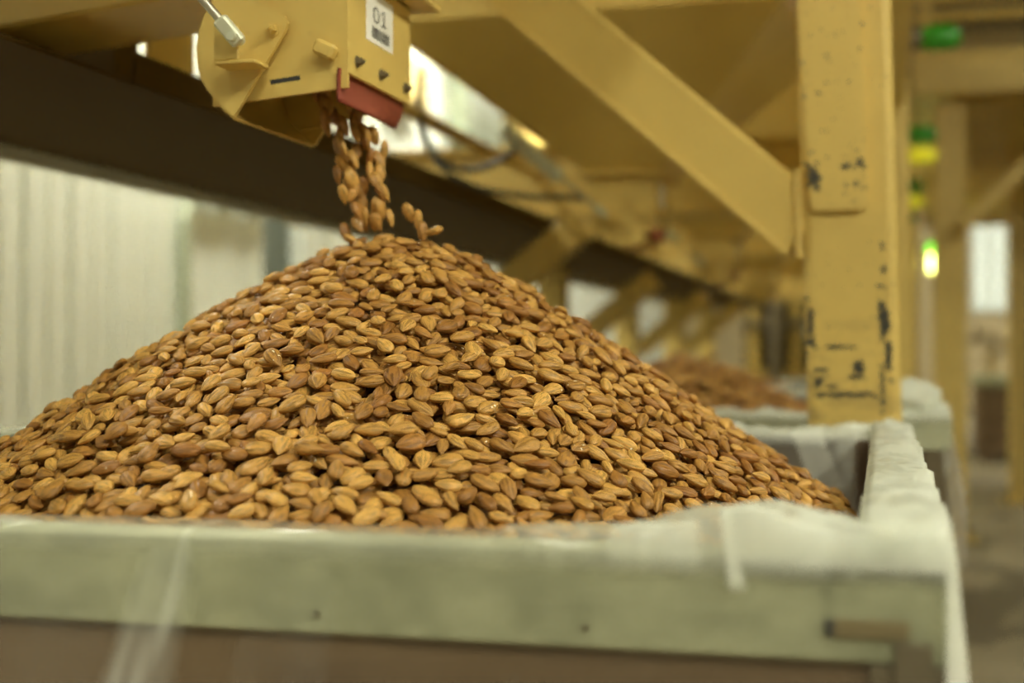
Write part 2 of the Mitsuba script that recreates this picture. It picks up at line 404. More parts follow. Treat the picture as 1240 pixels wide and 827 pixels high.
# liner bags: a sheet that follows the rim all the way round; profile from inside over the rim to outside
def liner(x0, y0, w, zr, hang, bump=None, seed=0, step=.012, r=.02):
    x1, y1 = x0 + w, y0 + w
    L = w
    nseg = int(L / step)
    loop = []                                   # (x, y, nx, ny, side, u)
    for side in range(4):
        for k in range(nseg):
            u = (k + .5) / nseg
            q = [(x0 + u * w, y0, 0, -1), (x1, y0 + u * w, 1, 0), (x1 - u * w, y1, 0, 1), (x0, y1 - u * w, -1, 0)][side]
            loop.append((*q, side, u))
        c = [(x1, y0), (x1, y1), (x0, y1), (x0, y0)][side]
        a0 = [-math.pi / 2, 0, math.pi / 2, math.pi][side]
        for k in range(1, 6):
            a = a0 + k / 6 * math.pi / 2
            loop.append((*c, math.cos(a), math.sin(a), side + .5, 0))
    loop = np.array(loop)
    n = len(loop)
    s = np.arange(n) * step
    prof_in = [(-.050, -.20), (-.050, -.15), (-.049, -.10), (-.049, -.06), (-.049, -.03), (-.0485, -.012), (-.046, .001), (-.038, .0045), (-.026, .005), (-.013, .005), (-.002, .0045), (.0045, .001), (.006, -.006)]
    nout = 14
    rows = []
    hangv = np.array([hang(l[4], l[5]) for l in loop])
    for k, (o, h) in enumerate(prof_in):
        rows.append((np.full(n, o), np.full(n, h)))
    for k in range(1, nout + 1):
        f = k / nout
        rows.append((.006 + .016 * f * np.minimum(1, hangv / .12), -.006 - hangv * f))
    O = np.array([q[0] for q in rows])
    Hh = np.array([q[1] for q in rows])
    m = len(rows)
    sv = np.tile(s, (m, 1))
    dep = np.maximum(0, -Hh)
    pz = np.stack([sv * 22, Hh * 6, np.full_like(sv, seed)], -1)
    fold = (meshkit.fbm(pz, 3, seed) - .5)
    out = np.arange(m)[:, None] > 9
    O = O + np.where(out, np.maximum(fold + .25, 0) * np.minimum(dep * .22, .028), np.minimum(0, -np.abs(fold)) * np.minimum(dep * .10, .012))
    top = np.exp(-((Hh - .003) / .012) ** 2)
    Hh = Hh + top * (np.maximum(meshkit.fbm(np.stack([sv * 30, O * 40, np.full_like(sv, seed + 5.)], -1), 3, seed + 1) - .42, 0) * .026)
    X = loop[:, 0] + loop[:, 2] * O
    Y = loop[:, 1] + loop[:, 3] * O
    Z = zr + Hh
    if bump is not None:
        X, Y, Z = bump(X, Y, Z, top, O)
    v = np.stack([X, Y, Z], -1).reshape(-1, 3)
    i, j = np.meshgrid(np.arange(m - 1), np.arange(n), indexing='ij')
    a, b, c, d = i * n + j, i * n + (j + 1) % n, (i + 1) * n + (j + 1) % n, (i + 1) * n + j
    f = np.concatenate([np.stack([a, b, c], -1).reshape(-1, 3), np.stack([a, c, d], -1).reshape(-1, 3)])
    return trimesh.Trimesh(v, f, process=False)


def hang1(side, u):
    if side == 0: return .115 + .02 * math.sin(u * 9)
    if side == .5: return .30
    if side == 1: return .36 + .10 * math.sin(u * 7 + 1)
    if side == 1.5: return .2
    return .10


def bump1(X, Y, Z, top, O):
    # the film bunches up at the near right corner and over the right side of the rim
    g = meshkit.fbm(np.stack([X * 16, Y * 16, Z * 0], -1), 3, 4)
    near = np.clip((X + .33) / .22, 0, 1) * np.clip((1.0 - Y) / .1, 0, 1)
    right = np.clip((X + .08) / .05, 0, 1) * np.clip((Y - .8) / .05, 0, 1)
    Z = Z + top * (near * (.002 + .016 * np.exp(-((X + .075) / .055) ** 2) + .008 * np.maximum(g - .4, 0)) + right * (.004 + .012 * g))
    calm = (top > .02) & (Y < .86) & (X < -.22)
    Z = np.where(calm, np.minimum(Z, ZR + .0048), Z)
    return X, Y, Z


obj('bin_liner', liner(BX0, BY0, BW, ZR, hang1, bump1, 3), 'film', smooth=True, label='clear plastic bag lining the foreground bin, bunched white over its right corner', cat='plastic liner')
obj('bin_liner', liner(-1.111, 2.56, 1.22, ZR, lambda s, u: .05 if s == 0 else .25 if s in (.5, 1) else .06, lambda X, Y, Z, t, O: (X, Y, Z + t * .018 * np.clip((X + .1) / .2, 0, 1) * meshkit.fbm(np.stack([X * 20, Y * 20, Z * 0], -1), 2, 9)), 11, .02), 'film_far',
    smooth=True, label='cloudy plastic bag folded over the rim of the second bin', cat='plastic liner')
obj('bin_liner', liner(-1.12, 4.30, 1.22, ZR, lambda s, u: .04 if s == 0 else .15, None, 21, .03), 'film_far', smooth=True, label='cloudy plastic bag lining the third bin', cat='plastic liner')


# ------------------------------------------------------------------ almonds
def almond_mesh(nr, nphi, fat=1.0, tip=.74, kink=0.0):
    """Unit almond: length 2 along x (tip at +x), half width 1, half thickness 1. Returns vertices, faces, t, phi."""
    th = (np.arange(nr) + .5) / nr * np.pi
    x = -np.cos(th)
    w = (1 + x) ** .50 * (1 - x) ** tip
    w = w / w.max()
    ph = np.arange(nphi + 1) / nphi * 2 * np.pi
    c, s = np.cos(ph), np.sin(ph)
    V = np.stack([np.repeat(x, nphi + 1), (w[:, None] * np.sign(c) * np.abs(c) ** .92).ravel(), (w[:, None] ** fat * np.sign(s) * np.abs(s) ** 1.12).ravel()], 1)
    V[:, 1] += kink * (V[:, 0] ** 2 - .4)
    t = np.repeat((x + 1) / 2, nphi + 1)
    q = np.tile(ph / (2 * np.pi), nr)
    f = []
    for i in range(nr - 1):
        for j in range(nphi):
            a, b, c_, d = i * (nphi + 1) + j, i * (nphi + 1) + j + 1, (i + 1) * (nphi + 1) + j + 1, (i + 1) * (nphi + 1) + j
            f += [[a, d, c_], [a, c_, b]]
    o = len(V)
    V = np.vstack([V, [[-1, kink * .6, 0], [1.02, kink * .6, 0]]])
    t, q = np.r_[t, 0, 1], np.r_[q, .5, .5]
    for j in range(nphi):
        f.append([o, j, j + 1])
        e = (nr - 1) * (nphi + 1)
        f.append([o + 1, e + j + 1, e + j])
    f = np.array(f)
    # normals of the wrapped surface
    v0 = V
    fn = np.cross(v0[f[:, 1]] - v0[f[:, 0]], v0[f[:, 2]] - v0[f[:, 0]])
    n = np.zeros_like(V)
    for k in range(3):
        np.add.at(n, f[:, k], fn)
    for i in range(nr):
        a, b = i * (nphi + 1), i * (nphi + 1) + nphi
        n[a] = n[b] = n[a] + n[b]
    n /= np.linalg.norm(n, axis=1, keepdims=True) + 1e-12
    return V, f, t, q, n


FINE = [almond_mesh(14, 14, .9, .74, 0), almond_mesh(14, 14, 1.0, .85, .05), almond_mesh(14, 14, .8, .64, -.04), almond_mesh(14, 14, .95, .95, .07)]
MID = [almond_mesh(9, 10, .9, .74, 0), almond_mesh(9, 10, 1.0, .85, .05), almond_mesh(9, 10, .8, .64, -.04), almond_mesh(9, 10, .95, .95, .07)]
LOW = [almond_mesh(6, 7, .9, .74, 0)]


def almond_ply(sel, protos, pos, rot, size, ident, bsdf='almond_skin', skip=0):
    """One mesh of the almonds sel: positions, rotation matrices, half sizes, numbers."""
    vs, fs, uvs, ns, at = [], [], [], [], 0
    for i in sel:
        V, f, t, q, n = protos[int(ident[i]) % len(protos)]
        M = rot[i] * size[i]                      # columns scaled
        vs.append(V @ M.T + pos[i])
        nn = n @ (rot[i] / size[i]).T
        ns.append(nn / np.linalg.norm(nn, axis=1, keepdims=True))
        fs.append(f + at)
        uvs.append(np.stack([(ident[i] % 256) + .02 + .96 * t, q], 1))
        at += len(V)
    v, f, uv, n = np.vstack(vs), np.vstack(fs), np.vstack(uvs), np.vstack(ns)
    path = meshkit.write_ply((v, f), False, uv, None, normals=n)
    return {'type': 'ply', 'filename': path, 'face_normals': False, 'bsdf': {'type': 'ref', 'id': bsdf}}


def rot_of(nz, yaw):
    """Rotation matrix whose third column is nz and whose first column points along yaw."""
    nz = nz / np.linalg.norm(nz)
    h = np.array([math.cos(yaw), math.sin(yaw), 0])
    a = h - nz * np.dot(h, nz)
    a /= np.linalg.norm(a)
    return np.stack([a, np.cross(nz, a), nz], 1)


def heap(target, x0, x1, y0, y1, count, res, keep, seed, scale=1.0, tries=4, cand=16, stop=-.004):
    """Drops almonds one by one onto a height field until it has grown to target(x, y)."""
    g = np.random.default_rng(seed)
    nx, ny = int((x1 - x0) / res), int((y1 - y0) / res)
    gx, gy = x0 + (np.arange(nx) + .5) * res, y0 + (np.arange(ny) + .5) * res
    Xg, Yg = np.meshgrid(gx, gy, indexing='ij')
    tgt = target(Xg, Yg)
    hm = tgt - .017 * scale + .006 * (meshkit.fbm(np.stack([Xg * 40, Yg * 40, Xg * 0], -1), 2, seed) - .5)
    ids = np.full(hm.shape, -1, np.int32)
    pos, rot, size = [], [], []
    R = int(.0145 * scale / res) + 1
    ok = keep(Xg, Yg)
    gxx, gyy = np.gradient(tgt, res)
    off = np.arange(-R, R + 1) * res
    DX, DY = np.meshgrid(off, off, indexing='ij')
    sx, sy = DX.ravel() / (DX**2).sum(), DY.ravel() / (DY**2).sum()
    full, W = -.02, max(1, int(.0045 * scale / res))
    Rw = np.arange(-R, R + 1)
    while len(pos) < count:
        best = None
        cs = []
        while len(cs) < cand:
            i, j = int(g.integers(R, nx - R)), int(g.integers(R, ny - R))
            if ok[i, j]: cs.append((float((hm[i - W:i + W + 1, j - W:j + W + 1] - tgt[i - W:i + W + 1, j - W:j + W + 1]).mean()), i, j))
        cs.sort()
        full = .985 * full + .015 * cs[0][0]
        if full > stop * scale: break
        a = np.clip(g.normal(.0112, .0012), .0085, .0135) * scale
        s = np.array([a, a * np.clip(g.normal(.56, .055), .44, .72), a * np.clip(g.normal(.355, .045), .26, .45)])
        for _, i, j in cs[:tries]:
            H = hm[i - R:i + R + 1, j - R:j + R + 1]
            yaw = g.uniform(0, 2 * np.pi)
            mu = H.mean()
            bxs, bys = (sx * (H.ravel() - mu)).sum(), (sy * (H.ravel() - mu)).sum()
            tx, ty = gxx[i, j], gyy[i, j]
            nz = np.array([-(.35 * bxs + .65 * tx) + g.normal(0, .12), -(.35 * bys + .65 * ty) + g.normal(0, .12), 1.0])
            if g.random() < .04: nz[:2] += g.normal(0, .6, 2)
            M = rot_of(nz, yaw)
            A = (M / s**2) @ M.T
            bq = A[0, 2] * DX + A[1, 2] * DY
            cq = A[0, 0] * DX * DX + 2 * A[0, 1] * DX * DY + A[1, 1] * DY * DY - 1
            disc = bq * bq - A[2, 2] * cq
            on = disc > 0
            rt = np.sqrt(np.where(on, disc, 0))
            zl, zu = (-bq - rt) / A[2, 2], (-bq + rt) / A[2, 2]
            z0 = (H - zl)[on].max() - .0012 * scale
            rise = float(((z0 + zu)[on] - tgt[i - R:i + R + 1, j - R:j + R + 1][on]).max())
            if best is None or rise < best[0]: best = (rise, z0, M, on, zu, i, j)
        rise, z0, M, on, zu, i, j = best
        H = hm[i - R:i + R + 1, j - R:j + R + 1]
        new = on & (z0 + zu > H)
        H[new] = (z0 + zu)[new]
        ids[i - R:i + R + 1, j - R:j + R + 1][new] = len(pos)
        pos.append((gx[i], gy[j], z0)); rot.append(M); size.append(s)
    pos = np.array(pos)
    drop = (hm - tgt)[ok].mean() + .003
    pos[:, 2] -= drop
    print('heap', len(pos), 'left out', round(drop, 4), 'rough', round(float((hm - tgt)[ok].std()), 4), 'inner', np.percentile((hm - tgt)[R*3:-R*3, R*3:-R*3][ok[R*3:-R*3, R*3:-R*3]], [0, 5, 25, 50, 75, 95, 100]).round(4))
    return pos, np.array(rot), np.array(size), ids, drop


def heap_one(x, y):
    r = np.sqrt(((x + .500) * 1.19) ** 2 + (y - 1.426) ** 2 + .115**2) - .115
    return .967 - .604 * r + .010 * (meshkit.fbm(np.stack([x * 6, y * 6, x * 0], -1), 2, 3) - .5)


IN0, IN1 = BX0 + .050, BX0 + BW - .050
JN0, JN1 = BY0 + .050, BY0 + BW - .050
pos, rot, size, ids, drop1 = heap(heap_one, IN0 - .004, IN1 + .004, JN0 - .004, JN1 + .004, 12000, .0016,
                                          lambda x, y: (y < 1.50 + .22 * rng.random(x.shape)) & (x > IN0 + .009) & (x < IN1 - .009) & (y > JN0 + .009) & (y < JN1 - .009), 5)
N = len(pos)
ident = np.arange(N)
# which almonds show largest: exposed cells, in frame, above the sight line over the near rim
CR, CF = np.array([math.cos(YAW), math.sin(YAW), 0]), np.array([-math.sin(YAW), math.cos(YAW), 0])
rel = pos - CAM
lat, dep = rel @ CR, rel @ CF
px, py = 620 + 1722 * lat / dep, 425 - 1722 * rel[:, 2] / dep
seen = np.bincount(ids[ids >= 0], minlength=N) * (.0016 / dep) ** 2
over = CAM[2] + (ZR + .004 - CAM[2]) * (pos[:, 1] / (BY0 + .0))
inview = (px > 12) & (px < 1230) & (pos[:, 2] > over + .012) & (pos[:, 1] < 1.42)
rank = np.argsort(-np.where(inview, seen, 0))
front = set(rank[:300].tolist())
rest = [i for i in range(N) if i not in front]
for i in sorted(front):
    obj('almond', None, None, dic=almond_ply([i], FINE, pos, rot, size, ident), label='brown almond lying on the near slope of the big heap in the foreground bin', cat='almond', group='almonds on the near slope of the big heap')
core_step = 8
obj('almond_heap', None, None, dic=almond_ply(rest, MID, pos, rot, size, ident), label='big heap of brown almonds filling the foreground bin', cat='almonds', kind='stuff')
xs, ys = np.linspace(IN0, IN1, 60), np.linspace(JN0, JN1, 60)
GX, GY = np.meshgrid(xs, ys, indexing='ij')


def mound_core(fn, GX, GY, z_low):
    n0, n1 = GX.shape
    top = fn(GX, GY)
    v = np.vstack([np.stack([GX, GY, top], -1).reshape(-1, 3), np.stack([GX, GY, np.full_like(GX, z_low)], -1).reshape(-1, 3)])
    f = []
    idx = np.arange(n0 * n1).reshape(n0, n1)
    a, b, c, d = idx[:-1, :-1].ravel(), idx[1:, :-1].ravel(), idx[1:, 1:].ravel(), idx[:-1, 1:].ravel()
    f = [np.stack([a, b, c], 1), np.stack([a, c, d], 1)]
    o = n0 * n1
    f += [np.stack([a, c, b], 1) + o, np.stack([a, d, c], 1) + o]
    ring = np.r_[idx[:, 0], idx[-1, 1:], idx[-2::-1, -1], idx[0, -2:0:-1]]
    r2 = np.roll(ring, -1)
    f += [np.stack([ring, ring + o, r2 + o], 1), np.stack([ring, r2 + o, r2], 1)]
    return trimesh.Trimesh(v, np.vstack(f), process=False)


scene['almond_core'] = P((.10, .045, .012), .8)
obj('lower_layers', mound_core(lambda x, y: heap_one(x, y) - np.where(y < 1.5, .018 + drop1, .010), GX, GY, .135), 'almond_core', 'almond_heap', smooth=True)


# falling almonds
def falling():
    g = np.random.default_rng(12)
    ps, rs, ss = [], [], []
    strands = [((-.574, 1.395, 1.125), (-.536, 1.415, .972), .0046, .0058, 60), ((-.556, 1.425, 1.115), (-.517, 1.425, .974), .0040, .0055, 46), ((-.540, 1.45, 1.09), (-.512, 1.44, 1.02), .004, .006, 7), ((-.49, 1.45, 1.00), (-.475, 1.44, .975), .003, .004, 4)]
    for a, b, w0, w1, n in strands:
        a, b = np.array(a), np.array(b)
        for k in range(n):
            f = (k + g.random()) / n
            q = a + (b - a) * f
            q[0] += (b[0] - a[0]) * .25 * math.sin(f * math.pi)
            w = w0 + (w1 - w0) * f
            q = q + np.array([g.normal(0, w), g.normal(0, w * 1.3), 0])
            if any(np.linalg.norm((q - p2) * [1, 1, .62]) < .0082 for p2 in ps): continue
            d = np.array([g.normal(.25, .22), g.normal(0, .22), -1.0])
            d /= np.linalg.norm(d)
            u = np.cross(d, [math.cos(k * 2.4), math.sin(k * 2.4), .1])
            u /= np.linalg.norm(u)
            ps.append(q); rs.append(np.stack([d, np.cross(u, d), u], 1)); ss.append(np.array([.0112, .0064, .0041]))
    return np.array(ps), np.array(rs), np.array(ss)


fp, fr, fs_ = falling()
fp[:, 2] = np.maximum(fp[:, 2], heap_one(fp[:, 0], fp[:, 1]) + .012)
obj('falling_almonds', None, None, dic=almond_ply(range(len(fp)), FINE, fp, fr, fs_, np.arange(len(fp)) + 40), label='stream of almonds falling from the open chute onto the heap', cat='almonds', kind='stuff')
for q, yaw, tilt, lab in (((-.5385, 1.40, .9665), 1.0, .9, 'almond standing on its end at the foot of the falling stream'), ((-.452, 1.41, .975), 2.6, .35, 'single almond bouncing above the top of the heap, right of the stream'),
                          ((-.511, 1.41, .962), .2, .8, 'small almond tipped up on the peak between the stream and the bouncing one')):
    M = rot_of(np.array([math.sin(tilt) * math.cos(yaw), math.sin(tilt) * math.sin(yaw) - .5, math.cos(tilt)]), yaw + .3)
    s = np.array([[.0118, .0072, .0043]]) if 'small' not in lab else np.array([[.008, .005, .0036]])
    obj('almond', None, None, dic=almond_ply([0], FINE, np.array([q]), M[None], s, np.array([61])), label=lab, cat='almond')


# second and third heaps, far out of focus
def heap_two(x, y):
    r = np.sqrt(((x + .426) * 1.05) ** 2 + (y - 3.17) ** 2 + .08**2) - .08
    return .838 - .53 * r


p2, r2, s2, _, drop2 = heap(heap_two, -1.065, .062, 2.606, 3.734, 6000, .003, lambda x, y: (y < 3.3) & (x > -1.05) & (x < .045) & (y > 2.62), 8, 1.0, 1, 8, -.006)
second = almond_ply(range(len(p2)), LOW, p2, r2, s2, np.arange(len(p2)), 'almond_skin')
obj('almond_heap', None, None, dic=second, label='smaller blurred almond heap in the second bin', cat='almonds', kind='stuff')
GX2, GY2 = np.meshgrid(np.linspace(-1.06, .058, 40), np.linspace(2.612, 3.728, 40), indexing='ij')
core2 = mikit.ply(mound_core(lambda x, y: heap_two(x, y) - np.where(y < 3.3, .018 + drop2, .008), GX2, GY2, .135), 'almond_core', smooth=True)
scene['almond_heap_001__lower_layers'] = core2
obj('almond_heap', None, None, dic=second, to_world=T().translate([-.009, 1.74, -.07]), label='almond heap in the third bin', cat='almonds', kind='stuff')
scene['almond_heap_002__lower_layers'] = {**core2, 'to_world': T().translate([-.009, 1.74, -.07]) @ T().scale([1, 1, 1])}


# ------------------------------------------------------------------ chutes with clamshell gates
def make_chute(dx, dy, first, label, lab):
    c = thing('discharge_chute', label, 'chute')
    o = np.array([dx, dy, 0])

    def add(name, mesh, bsdf, parent=None, **k):
        mesh = mesh.copy()
        mesh.apply_translation(o)
        return obj(name, mesh, bsdf, parent or c, **k)
    xa, xb, ya, yb, zb, zt = -.655, -.510, 1.314, 1.506, 1.108, 1.232
    t = .005
    front = prism_xz([(xa, 1.098), (xb, 1.1105), (xb, zt), (xa, zt)], ya, ya + t)
    back = prism_xz([(xa, 1.098), (xb, 1.125), (xb, zt), (xa, zt)], yb - t, yb)
    body = cat(front, back, bx(xb - t, xb, ya + t, yb - t, 1.125, zt, .001), bx(xa, xa + t, ya + t, yb - t, 1.15, zt, .001))
    add('body', body, 'cream_paint')
    fl = [bx(xa - .028, xb + .028, ya - .028, ya - .001, zt, zt + .008, .002), bx(xa - .028, xb + .028, yb + .001, yb + .028, zt, zt + .008, .002), bx(xa - .028, xa - .001, ya - .001, yb + .001, zt, zt + .008, .002), bx(xb + .001, xb + .028, ya - .001, yb + .001, zt, zt + .008, .002)]
    add('flange', cat(*fl), 'cream_paint')
    # clamshell: two quadrant plates and the curved pan between them
    sect = [(-.568, 1.175), (-.573, 1.164), (-.626, 1.084), (-.637, 1.093), (-.648, 1.106), (-.656, 1.116), (-.662, 1.127), (-.6655, 1.141), (-.6665, 1.156), (-.664, 1.172), (-.658, 1.188), (-.648, 1.204), (-.634, 1.219), (-.608, 1.2025), (-.580, 1.187), (-.572, 1.182)]
    if not first:                                # the closed gate hangs straight down
        a = math.radians(62)
        sect = [(-.583 + (x + .583) * math.cos(a) - (z - 1.169) * math.sin(a), 1.169 + (x + .583) * math.sin(a) + (z - 1.169) * math.cos(a)) for x, z in sect]
    add('gate_plate', prism_xz(sect, ya - .0125, ya - .0075), 'cream_paint')
    add('gate_plate', prism_xz(sect, yb + .003, yb + .008), 'cream_paint')
    arc = np.array(sect[2:11])
    pan = []
    for k in range(len(arc) - 1):
        (xa_, za_), (xb_, zb_) = arc[k], arc[k + 1]
        pan.append(quad_plate((xa_, ya - .0075, za_), (xa_, yb + .003, za_), (xb_, yb + .003, zb_), (xb_, ya - .0075, zb_), .003))
    add('gate_pan', cat(*pan), 'cream_paint')
    add('pivot_bolt', hexbolt((-.583, ya - .0125, 1.169), (0, -1, 0), .0052, .008), 'cream_paint', smooth=30)
    add('peg', bx(-.541, -.519, ya - .016, ya, 1.139, 1.1545, .003).apply_transform(trimesh.transformations.rotation_matrix(.45, [0, 1, 0], [-.53, ya, 1.147])), 'cream_paint')
    add('bracket', cat(bx(-.632, -.588, ya - .045, ya - .0126, 1.130, 1.134, .001), bx(-.632, -.606, ya - .045, ya - .041, 1.134, 1.168, .001)), 'cream_paint')
    add('rubber_flap', hull([]) if False else flap(xb, ya, yb), 'red_rubber', smooth=True, label='red rubber flap')
    for y in (1.340, 1.410, 1.488):
        add('bolt', hexbolt((xb, y, 1.1405), (1, 0, 0), .0042, .004), 'steel_dark')
    add('paint_mark', bx(-.592, -.560, ya - .0004, ya + .001, 1.1185, 1.1230, .0001).apply_transform(trimesh.transformations.rotation_matrix(-.1, [0, 1, 0], [-.576, ya, 1.121])), 'ink', label='short black mark')
    lb = add('number_label', bx(xb, xb + .0006, 1.366, 1.447, 1.1695, 1.2215, .0001).apply_transform(np.array([[1, 0, 0, 0], [0, 1, 0, 0], [0, -.0, 1, 0], [0, 0, 0, 1.0]])), 'label_white', label='white sticker')
    if first:
        ms = []
        tm = meshkit.text_mesh('01', .0165, .0003)
        v = np.array(tm.vertices)
        w = v[:, 0].max() - v[:, 0].min()
        v = np.stack([np.full(len(v), xb + .0006) + v[:, 2], 1.386 + (v[:, 0] - v[:, 0].min()) / w * .040, 1.1915 + v[:, 1]], 1)
        add('numerals', trimesh.Trimesh(v, tm.faces, process=False), 'ink', lb)
        g = random.Random(3)
        y = 1.382
        bars = []
        while y < 1.433:
            wd = g.choice([.0012, .0022, .0034])
            bars.append(bx(xb + .0006, xb + .0009, y, y + wd, 1.1745, 1.1865, .0001))
            y += wd + g.choice([.0012, .002])
        add('barcode', cat(*bars), 'ink', lb)
    return c


def flap(xb, ya, yb):
    n, m = 16, 8
    v = []
    for s in (0, 1):
        for i in range(n + 1):
            for j in range(m + 1):
                u, w = i / n, j / m
                y = ya - .004 + (yb - ya + .002) * u
                z = 1.129 - .033 * w - .003 * math.sin(u * 5)*w
                x = xb - .006 - .003 * s + .010 * w * w * math.sin(u * 4.2 + .4) - .004 * (1 - u) * w
                v.append((x, y, z))
    f = []
    K = (n + 1) * (m + 1)
    for i in range(n):
        for j in range(m):
            a, b, c, d = i * (m + 1) + j, (i + 1) * (m + 1) + j, (i + 1) * (m + 1) + j + 1, i * (m + 1) + j + 1
            f += [[a, c, b], [a, d, c], [a + K, b + K, c + K], [a + K, c + K, d + K]]
    for i in range(n):
        for j in (0, m):
            a, b = i * (m + 1) + j, (i + 1) * (m + 1) + j
            f += [[a, b, b + K], [a, b + K, a + K]]
    for j in range(m):
        for i in (0, n):
            a, b = i * (m + 1) + j, i * (m + 1) + j + 1
            f += [[a, b, b + K], [a, b + K, a + K]]
    m_ = trimesh.Trimesh(v, f, process=False)
    m_.fix_normals()
    return m_


make_chute(0, 0, True, 'cream steel chute over the big heap with an open quadrant gate and a 01 sticker', None)
make_chute(.035, 1.74, False, 'blurred cream chute with a rounded gate above the smaller heap', None)
make_chute(.035, 3.48, False, 'small blurred cream chute, third in the row beside the post', None)
make_chute(.035, 5.22, False, 'farthest tiny cream chute, hidden low behind the third one', None)


def air_cylinder(dx, dy, a, b, label, tip=.02):
    """Pneumatic cylinder from the clevis pin a up to b."""
    c = thing('air_cylinder', label, 'air cylinder')
    o = np.array([dx, dy, 0])
    a, b = np.array(a) + o, np.array(b) + o
    d = (b - a) / np.linalg.norm(b - a)
    obj('clevis', cat(frame_box(a - d * .006, a + d * .024, .014, .014, (0, 1, 0), .002), tube([a + [0, -.012, 0], a + [0, .012, 0]], .0045, 12)), 'pale_metal', c)
    L = np.linalg.norm(b - a)
    obj('rod', tube([a + d * .022, a + d * .45 * L], .0042, 10), 'steel', c, smooth=40)
    obj('barrel', tube([a + d * .45 * L, a + d * L], .016, 16), 'pale_metal', c, smooth=40)
    return c


air_cylinder(0, 0, (-.603, 1.258, 1.152), (-.735, 1.165, 1.33), 'air cylinder with a pale clevis that works the gate of the near chute')
air_cylinder(.035, 1.74, (-.613, 1.266, 1.145), (-.80, 1.12, 1.315), 'blurred air cylinder reaching down to the second chute')
air_cylinder(.035, 3.48, (-.613, 1.266, 1.145), (-.80, 1.12, 1.315), 'air cylinder of the third chute')


# ------------------------------------------------------------------ hoppers above
def make_hopper(dx, dy, label):
    h = thing('feed_hopper', label, 'hopper')
    xa, xb, ya, yb, z0 = -.662 + dx, -.500 + dx, 1.302 + dy, 1.516 + dy, 1.2405
    t = .285
    xl, xr, yf, yk, z1 = -1.04 + dx, -.215 + dx, 1.015 + dy, 1.80 + dy, z0 + t
    b = [(xa, ya, z0), (xb, ya, z0), (xb, yb, z0), (xa, yb, z0)]
    u = [(xl, yf, z1), (xr, yf, z1), (xr, yk, z1), (xl, yk, z1)]
    for k in range(4):
        n = (k + 1) % 4
        obj('sloped_panel', quad_plate(b[k], b[n], u[n], u[k], .004), 'cream_paint', h)
    zt = 3.0  # walls raised out of view to block more lamp light
    obj('side_wall', bx(xl, xr, yf, yf + .006, z1, zt, .001), 'cream_paint', h)
    obj('side_wall', bx(xl, xr, yk - .006, yk, z1, zt, .001), 'cream_paint', h)
    obj('side_wall', bx(xl, xl + .006, yf + .006, yk - .006, z1, zt, .001), 'cream_paint', h)
    obj('side_wall', bx(xr - .006, xr, yf + .006, yk - .006, z1, zt, .001), 'cream_paint', h)
    obj('lid', bx(xl, xr, yf, yk, zt, zt + .02, .002), 'cream_paint', h)
    return h


make_hopper(0, 0, 'cream sloped hopper above the near chute')
make_hopper(.035, 1.74, 'large cream hopper with sloping panels above the second chute')
make_hopper(.035, 3.48, 'cream hopper above the third chute')
make_hopper(.035, 5.22, 'farthest cream hopper of the row')

# ------------------------------------------------------------------ posts, braces, beams
def post(x, y, w, z1, lean, bsdf, label, z0=0.0, plate=True):
    p = thing('steel_post', label, 'post')
    a, b = bx(-w / 2, w / 2, -w / 2, w / 2, 0, .01, .012), None
    ch = w * .09
    ring = [(-w / 2 + ch, -w / 2), (w / 2 - ch, -w / 2), (w / 2 - ch * .3, -w / 2 + ch * .3), (w / 2, -w / 2 + ch), (w / 2, w / 2 - ch), (w / 2 - ch, w / 2), (-w / 2 + ch, w / 2), (-w / 2, w / 2 - ch), (-w / 2, -w / 2 + ch), (-w / 2 + ch * .3, -w / 2 + ch * .3)]
    pts = [(x + q[0] + lean * (z - .736), y + q[1], z) for z in (z0 + .014, z1) for q in ring]
    obj('column', hull(pts), bsdf, p)
    if plate:
        xx = x + lean * (z0 - .736)
        obj('base_plate', bx(xx - w * .85, xx + w * .85, y - w * .85, y + w * .85, z0, z0 + .014, .003), bsdf, p)
        for sx in (-1, 1):
            for sy in (-1, 1):
                obj('anchor_bolt', hexbolt((xx + sx * w * .68, y + sy * w * .68, z0 + .014), (0, 0, 1), .012, .012), 'steel_dark', p)
    return p


P1 = post(-.039, 2.178, .133, 2.6, -.024, 'scuffed_paint', 'scuffed cream post with black marks behind the foreground bin')
obj('lap_plate', cat(hull([(-.100, 2.100, 1.062), (-.020, 2.100, 1.062), (-.094, 2.100, 1.054), (-.026, 2.100, 1.054), (-.100, 2.111, 1.062), (-.020, 2.111, 1.062), (-.094, 2.111, 1.054), (-.026, 2.111, 1.054),
                           (-.152, 2.098, 1.9), (-.050, 2.098, 1.9), (-.152, 2.111, 1.9), (-.050, 2.111, 1.9)])), 'scuffed_paint', P1, label='overlapping front plate')
for x, z in ((-.112, 1.268), (-.109, 1.220), (-.027, 1.32), (-.125, 1.5)):
    obj('rivet', hexbolt((x, 2.0995, z), (0, -1, 0), .0028, .002, False), 'steel_dark', P1)
obj('weld_seam', cat(*[trimesh.creation.icosphere(subdivisions=1, radius=.006).apply_translation((-.117 - .0003 * k * 0 - (z - .99) * .024, 2.112, z)) for k, z in enumerate(np.arange(.99, 1.112, .0075))]), 'scuffed_paint', P1)
post(.012, 3.92, .128, 2.6, -.012, 'cream_paint', 'cream post right behind the scuffed one, carrying the nearest green lamp')
post(.012, 5.66, .128, 2.6, 0, 'cream_paint', 'cream post farther down the row, carrying the second green lamp')
post(.012, 7.40, .128, 2.6, 0, 'cream_paint', 'cream post far down the row, carrying the third green lamp')
post(.012, 9.14, .128, 2.6, 0, 'cream_paint', 'cream post at the far end of the row, carrying the fourth green lamp')
